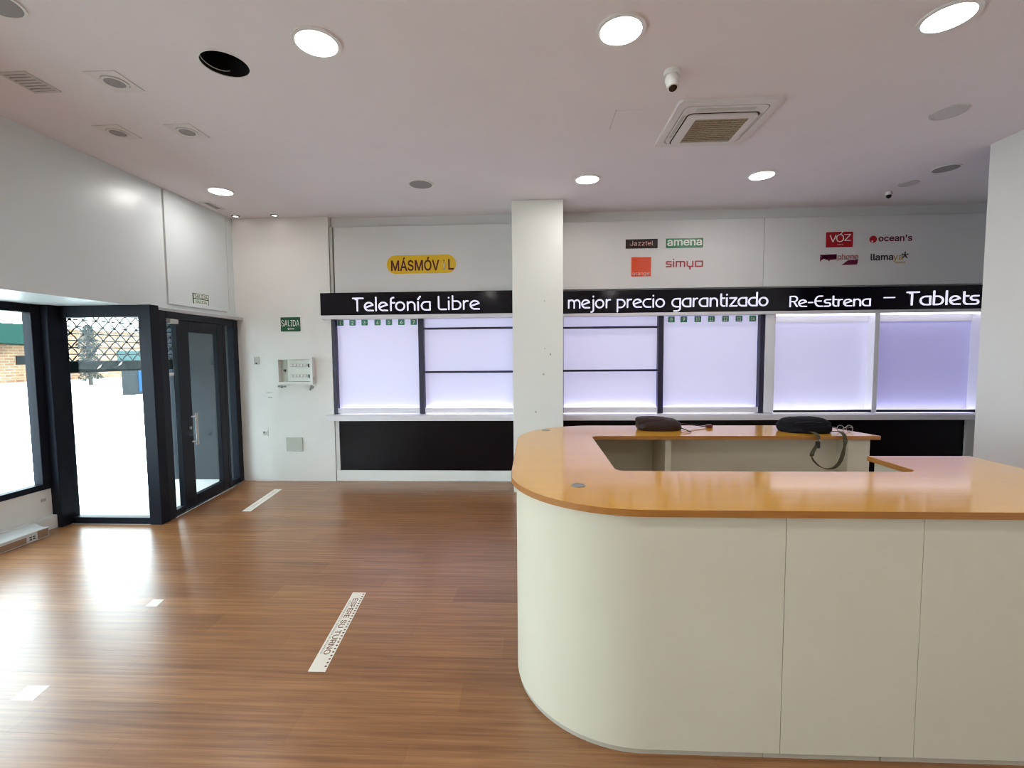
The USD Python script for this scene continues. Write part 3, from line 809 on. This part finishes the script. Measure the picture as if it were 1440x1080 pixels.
for x, y, lab in ((-2.73, 3.01, 'unlit square-framed ceiling spotlight nearest the viewer'), (-3.32, 3.66, 'unlit square-framed ceiling spotlight nearest the left wall'), (-2.76, 3.68, 'unlit square-framed ceiling spotlight closest to the black opening')):
    t = thing('square_spotlight', lab, 'spotlight', (x, y, CH))
    part('frame', prism(sbox(x - .105, y - .115, x + .105, y + .115).difference(Point(x, y).buffer(.078, 20)), CH - .006, CH), 'ceiling_plastic', t)
    part('gimbal_ring', ring(x, y, CH - .012, CH - .001, .058, .074, 28), 'ceiling_plastic', t)
    part('bulb', disc(x, y, CH - .008, CH - .002, .055, 28), 'lamp_off', t)
t = thing('ceiling_grille', 'faint grey rectangular vent at the left edge of the ceiling', 'vent', (-3.285, 2.98, CH))
part('frame', prism(sbox(-3.38, 2.87, -3.19, 3.10).difference(sbox(-3.36, 2.89, -3.21, 3.08)), CH - .006, CH), 'lamp_off_faint', t)
part('backing', bx(-3.36, -3.21, 2.89, 3.08, CH - .002, CH - .001), 'lamp_off', t)
for k in range(6):
    part('louvre', bx(-3.36, -3.21, 2.90 + k * .031, 2.918 + k * .031, CH - .006, CH - .002), 'lamp_off_faint', t)
t = thing('slot_vent', 'narrow slot vent in the ceiling beside the left wall lamp', 'vent', (-3.82, 5.44, CH))
part('frame', prism(sbox(-3.87, 5.30, -3.76, 5.58).difference(sbox(-3.85, 5.32, -3.78, 5.56)), CH - .008, CH), 'ceiling_plastic', t)
part('backing', bx(-3.85, -3.78, 5.32, 5.56, CH - .003, CH - .001), 'lamp_off', t)
t = thing('access_hatch', 'square plasterboard access hatch in the ceiling left of the air conditioner', 'hatch', (.72, 3.72, CH))
part('panel', bx(.63, .83, 3.58, 3.87, CH - .003, CH, .001), 'ceiling_paint', t)
part('joint', bx(.624, .630, 3.575, 3.875, CH - .002, CH), 'grey_plastic', t)

t = thing('air_conditioner', 'square ceiling cassette air conditioner with brown louvred grille', 'air conditioner', (1.43, 3.81, CH))
part('outer_frame', prism(rrect(.73, .72, .03).difference(affinity.translate(rrect(.62, .60, .05), .055, .06)), CH - .022, CH).apply_translation((1.06, 3.452, 0)), 'ceiling_plastic', t)
part('gap', bx(1.10, 1.75, 3.50, 4.12, CH - .012, CH - .001), 'lamp_off', t)
part('inner_frame', prism(affinity.translate(rrect(.605, .585, .05), 1.122, 3.519).difference(sbox(1.24, 3.66, 1.65, 4.07)), CH - .024, CH - .012), 'ceiling_plastic', t)
pf = prism(affinity.translate(rrect(.52, .49, .04), 1.175, 3.62).difference(sbox(1.245, 3.68, 1.645, 4.065)), CH - .038, CH - .026)
part('grille_frame', pf, 'ceiling_plastic', t)
part('grille_shadow_gap', prism(affinity.translate(rrect(.54, .51, .045), 1.165, 3.61).difference(sbox(1.25, 3.69, 1.64, 4.06)), CH - .026, CH - .0238), 'grille_back', t)
part('grille_back', bx(1.24, 1.65, 3.66, 4.07, CH - .024, CH - .020), 'grille_back', t)
gr = [bx(1.245, 1.645, 3.684 + k * .0345, 3.704 + k * .0345, CH - .036, CH - .028) for k in range(11)]
gr += [bx(1.26 + k * .04, 1.268 + k * .04, 3.682, 4.063, CH - .034, CH - .028) for k in range(10)]
part('grille', join(gr), 'grille_brown', t, 'brown louvred grille')
for b in (bx(1.21, 1.64, 3.545, 3.585, CH - .0255, CH - .0238), bx(1.135, 1.155, 3.64, 4.0, CH - .0255, CH - .0238), bx(1.705, 1.72, 3.64, 4.0, CH - .0255, CH - .0238)):
    part('louvre', b, 'cover_plate', t)

t = thing('dome_camera', 'white dome security camera hanging from the ceiling before the air conditioner', 'camera', (.90, 3.15, CH))
part('mount', disc(.90, 3.12, CH - .03, CH, .05), 'white_plastic', t)
b = trimesh.creation.icosphere(3, .043); b.apply_translation((.90, 3.12, CH - .055))
part('body', [b, rod((.90, 3.12, CH - .055), (.902, 3.10, CH - .115), .036, 24)], 'white_plastic', t)
part('lens', rod((.902, 3.1003, CH - .114), (.9022, 3.0985, CH - .1185), .025, 20), 'black_gloss', t)
t = thing('mini_camera', 'tiny white camera with dark lens on the ceiling at the far right', 'camera', (4.05, 5.55, CH))
part('body', disc(4.05, 5.55, CH - .035, CH, .035, 20), 'white_plastic', t)
b = trimesh.creation.icosphere(2, .026); b.apply_translation((4.05, 5.545, CH - .045))
part('lens', b, 'black_gloss', t)

# ------------------------------------------------------------------ counter
def corner(cx, cy, r, a0, a1, n=20):
    return arc(cx, cy, r, r, a0, a1, n)


R1, R2 = .58, .64
XL, XR, YK, YKB = -.12, 2.585, 1.82, 4.01
outline = Polygon(corner(XL + R1, YK + R1, R1, 180, 270) + [(XR, YK), (XR, 2.82), (1.995, 2.82), (1.995, 2.44), (.44, 2.44), (.44, 3.49), (2.57, 3.49), (2.42, YKB)]
                  + corner(XL + R2, YKB - R2, R2, 90, 180))
outline = outline.buffer(.055, 8).buffer(-.055, 8).buffer(-.006).buffer(.006)
ct = thing('counter', 'large white reception counter with rounded left end and orange beech worktop', 'counter', (1.2, 2.9, 0))
ZT = 1.057
part('worktop', prism(outline.buffer(-.002), ZT - .028, ZT), 'worktop_wood', ct, 'glossy orange beech worktop')
part('edge_band', prism(outline.difference(outline.buffer(-.002)), ZT - .0285, ZT - .0005), 'edge_band', ct, 'darker orange-brown edge')
full = Polygon(corner(XL + R1, YK + R1, R1, 180, 270) + [(XR, YK), (XR, 2.82), (1.995, 2.82), (1.995, 2.44), (.44, 2.44), (.44, 3.49), (2.57, 3.49), (2.42, YKB)]
               + corner(XL + R2, YKB - R2, R2, 90, 180))
body = full.buffer(-.028, join_style='mitre')
skin = body.difference(body.buffer(-.018, join_style='mitre'))
zb, zt = .024, ZT - .0285


def panel(name, area, mat_='counter_laminate', lab=None):
    part(name, prism(skin.intersection(area), zb, zt), mat_, ct, lab)


panel('front_panel', sbox(-1, 0, 1.008, 2.2).union(sbox(-1, 0, .3, 2.6)), lab='curved left front panel')
panel('front_panel', sbox(1.0105, 0, 1.539, 2.0))
panel('front_panel', sbox(1.5415, 0, 2.2, 2.0))
panel('front_panel', sbox(2.2025, 0, 3, 2.0).union(sbox(2.3, 0, 3, 2.45)))
panel('left_panel', sbox(-1, 2.6025, .3, 3.1))
panel('back_panel', sbox(-1, 3.1025, .3, 5).union(sbox(-1, 3.7, 1.1, 5)))
panel('back_panel', sbox(1.1025, 3.7, 2.36, 5))
panel('inner_panel', sbox(.33, 2.2, 1.98, 2.5))
panel('inner_panel', sbox(.33, 2.5025, .55, 3.44))
panel('inner_panel', sbox(1.98, 2.2, 2.30, 2.9).union(sbox(2.3, 2.4525, 3, 2.9)))
pl = full.buffer(-.034, join_style='mitre')
pls = pl.difference(pl.buffer(-.03, join_style='mitre'))
for a in (sbox(-1, 0, .942, 5), sbox(.944, 0, 1.412, 2.1), sbox(1.418, 0, 3, 3.2), sbox(.944, 2.1, 1.412, 2.6)):
    part('plinth', prism(pls.intersection(a), 0, .021), 'counter_plinth', ct)
# the back bar, seen through the opening
part('bar_front', bx(1.06, 2.36, 3.66, 3.675, .024, zt), 'counter_laminate', ct)
part('divider', bx(1.005, 1.052, 3.53, 3.96, .024, zt, .002), 'counter_laminate', ct)
part('end_post', bx(2.36, 2.52, 3.53, 3.66, .024, zt, .002), 'counter_laminate', ct)
part('end_panel', prism(Polygon([(2.50, 3.662), (2.52, 3.662), (2.405, 3.975), (2.385, 3.975)]), .024, zt), 'counter_laminate', ct)
part('niche_back', bx(.47, 1.004, 3.90, 3.915, .024, zt), 'counter_laminate', ct)
part('niche_shelf', bx(.47, 1.004, 3.56, 3.90, .50, .518), 'counter_laminate', ct)

for x, y, lab in ((.21, 2.16, 'grey round cable grommet near the front of the worktop'), (.10, 3.76, 'round cable grommet near the back left of the worktop')):
    t = thing('cable_grommet', lab, 'cable grommet', (x, y, ZT))
    part('rim', ring(x, y, ZT, ZT + .003, .024, .033, 24), 'dull_metal', t)
    part('cap', disc(x, y, ZT, ZT + .002, .0235, 24), 'dull_metal', t)


# ------------------------------------------------------------------ bags and glasses on the counter
def pouch(cx, cy, z, lx, ly, lz, seed, n=3, squash=0.55):
    """A soft closed bag: a rounded block with a flat underside, dents and a sagging top."""
    m = trimesh.creation.icosphere(n + 1, 1.0)
    v = np.array(m.vertices)
    v = np.sign(v) * np.abs(v) ** 0.75
    d = meshkit.fbm(v * 1.4 + seed, 3, seed) - .5
    v = v * (1 + .28 * d[:, None])
    v[:, 2] = np.where(v[:, 2] < -squash, -squash, v[:, 2])
    v[:, 2] += squash
    v = v / np.array([np.abs(v[:, 0]).max(), np.abs(v[:, 1]).max(), v[:, 2].max()])
    m.vertices = v * np.array([lx / 2, ly / 2, lz]) + np.array([cx, cy, z])
    return m


t = thing('brown_pouch', 'dark brown leather pouch lying on the back of the counter, left of the black bag', 'bag', (1.03, 3.78, ZT))
bd = part('body', pouch(1.02, 3.79, ZT, .37, .20, .098, 4), 'bag_brown', t, smooth=True)
part('flap', pouch(.965, 3.80, ZT + .058, .26, .17, .050, 9), 'bag_brown', t, smooth=True)
part('zip_pull', tube(spline([(1.17, 3.70, ZT + .03), (1.21, 3.67, ZT + .015), (1.24, 3.65, ZT + .004)]), .004), 'black_plastic', t)
part('strap', tube(spline([(1.15, 3.82, ZT + .05), (1.25, 3.86, ZT + .035), (1.36, 3.88, ZT + .02), (1.46, 3.885, ZT + .006)]), 0, flat=(.022, .006)), 'bag_brown', t, 'loose strap trailing to the right')
part('strap_end', bx(1.44, 1.49, 3.86, 3.905, ZT, ZT + .028, .006), 'logo_brown', t)

t = thing('black_bag', 'black belt bag on the back of the counter with its strap hanging over the edge', 'bag', (2.13, 3.70, ZT))
part('body', pouch(2.13, 3.70, ZT, .37, .25, .115, 21), 'bag_black', t, smooth=True)
part('pocket', pouch(2.17, 3.615, ZT + .012, .25, .09, .060, 5), 'bag_black', t, smooth=True)
part('zip', tube(spline([(2.00, 3.60, ZT + .082), (2.10, 3.585, ZT + .092), (2.22, 3.60, ZT + .082)]), .003), 'black_plastic', t)
loop = spline([(2.10, 3.56, ZT + .02), (2.10, 3.465, ZT + .004), (2.095, 3.462, ZT - 0.055), (2.055, 3.455, ZT - 0.125), (2.07, 3.45, ZT - 0.183), (2.13, 3.45, ZT - 0.230), (2.20, 3.45, ZT - 0.234),
               (2.255, 3.455, ZT - 0.187), (2.285, 3.46, ZT - 0.094), (2.29, 3.468, ZT + .004), (2.27, 3.57, ZT + .02)], 8)
part('strap', tube(loop, 0, flat=(.030, .004)), 'strap_olive', t, 'olive-black webbing strap hanging in a loop')
part('strap_buckle', bx(2.082, 2.112, 3.452, 3.470, ZT - .085, ZT - .035, .004), 'black_plastic', t)

t = thing('eyeglasses', 'small shiny pair of eyeglasses lying beside the black bag', 'eyeglasses', (2.42, 3.70, ZT))
for cx in (2.385, 2.452):
    lens = Point(cx, 0).buffer(.028, 12)
    rm = prism(lens.difference(Point(cx, 0).buffer(.0235, 12)), -.002, .002)
    rm.apply_transform(trimesh.transformations.rotation_matrix(math.radians(78), [1, 0, 0])); rm.apply_translation((0, 3.66, ZT + .028))
    part('rim', rm, 'dull_metal', t)
    gl = prism(Point(cx, 0).buffer(.0235, 12), -.0006, .0006)
    gl.apply_transform(trimesh.transformations.rotation_matrix(math.radians(78), [1, 0, 0])); gl.apply_translation((0, 3.66, ZT + .028))
    part('lens', gl, 'pane_glass', t)
part('bridge', rod((2.411, 3.66, ZT + .034), (2.426, 3.66, ZT + .034), .0025), 'steel', t)
for cx in (2.359, 2.479):
    part('temple', tube(spline([(cx, 3.66, ZT + .032), (cx, 3.71, ZT + .032), (cx + .004, 3.76, ZT + .020), (cx + .006, 3.785, ZT + .004)]), .0025), 'steel', t)

# ------------------------------------------------------------------ carton on the floor and floor markings
t = thing('flat_carton', 'flat white and brown carton on the floor along the low window wall', 'box', (-4.66, 3.75, 0))
part('carton', bx(-4.74, -4.60, 3.30, 4.06, 0.0, 0.088, .003), 'carton_white', t)
part('brown_side', bx(-4.600, -4.5985, 3.42, 3.86, .010, .062), 'carton_brown', t, 'brown printed area')
part('brown_side', bx(-4.600, -4.5985, 3.955, 4.05, .010, .082), 'carton_brown', t, 'brown printed area')
part('flap', trimesh.convex.convex_hull(np.array([(-4.74, 3.30, .0885), (-4.60, 3.30, .0885), (-4.60, 4.02, .0885), (-4.74, 4.02, .0885), (-4.74, 3.30, .125), (-4.74, 4.05, .125), (-4.735, 4.05, .128), (-4.735, 3.30, .128)])), 'carton_white', t)
for k in range(4):
    part('print_mark', bx(-4.600, -4.5985, 3.885 + (k % 2) * .03, 3.905 + (k % 2) * .03, .022 + (k // 2) * .02, .034 + (k // 2) * .02), 'carton_print', t)


def tape(label, corners, text=None, z=.0008):
    cx, cy = np.mean(corners, 0)
    t = thing('floor_tape', label, 'floor marking', (cx, cy, 0))
    part('tape_strip', prism(Polygon(corners), 0.0002, z), 'tape_white', t, smooth=False)
    return t


def tape_frame(m, far, near):
    """Flat lettering (reading along +x from 0) laid along the tape from far to near, tops to the right."""
    d = np.array(near) - np.array(far)
    a = math.atan2(d[1], d[0])
    m = m.copy()
    m.apply_transform(trimesh.transformations.rotation_matrix(a, [0, 0, 1]))
    m.apply_translation((far[0], far[1], .0008))
    return m


far_l, far_r, near_l, near_r = (-1.292, 3.115), (-1.197, 3.115), (-1.212, 2.298), (-1.118, 2.298)
t = tape('white floor strip printed with waiting notice, in the middle of the floor', [near_l, near_r, far_r, far_l])
for m in letter_meshes(fit_text('ESPERE SU TURNO', .60, .034, .0003, True)):
    part('letter', tape_frame(m.apply_translation((.085, .030, 0)), far_l, near_l), 'tape_ink', t, smooth=False)
part('small_print', tape_frame(fit_text('POR FAVOR RESPETE LA DISTANCIA DE SEGURIDAD', .56, .011, .0003).apply_translation((.115, .010, 0)), far_l, near_l), 'tape_ink', t, smooth=False)
dots = [prism(Point(.03 + k * .0302, .082).buffer(.0065, 5), 0, .0003) for k in range(26)]
part('dot_row', tape_frame(join(dots), far_l, near_l), 'tape_dot', t, kind='stuff')
t = tape('white floor strip farther back near the exit door', [(-3.185, 4.77), (-3.085, 4.77), (-3.195, 5.595), (-3.292, 5.595)])
for m in letter_meshes(fit_text('ESPERE SU TURNO', .60, .034, .0003, True)):
    part('letter', tape_frame(m.apply_translation((.095, .030, 0)), (-3.292, 5.595), (-3.185, 4.77)), 'letter_rose', t, smooth=False)
tape('short white floor mark nearest the viewer at the lower left', [(-2.585, 2.04), (-2.47, 2.045), (-2.495, 2.15), (-2.612, 2.145)])
tape('short white floor mark left of the printed strip', [(-2.635, 2.89), (-2.555, 2.89), (-2.575, 2.982), (-2.655, 2.982)])
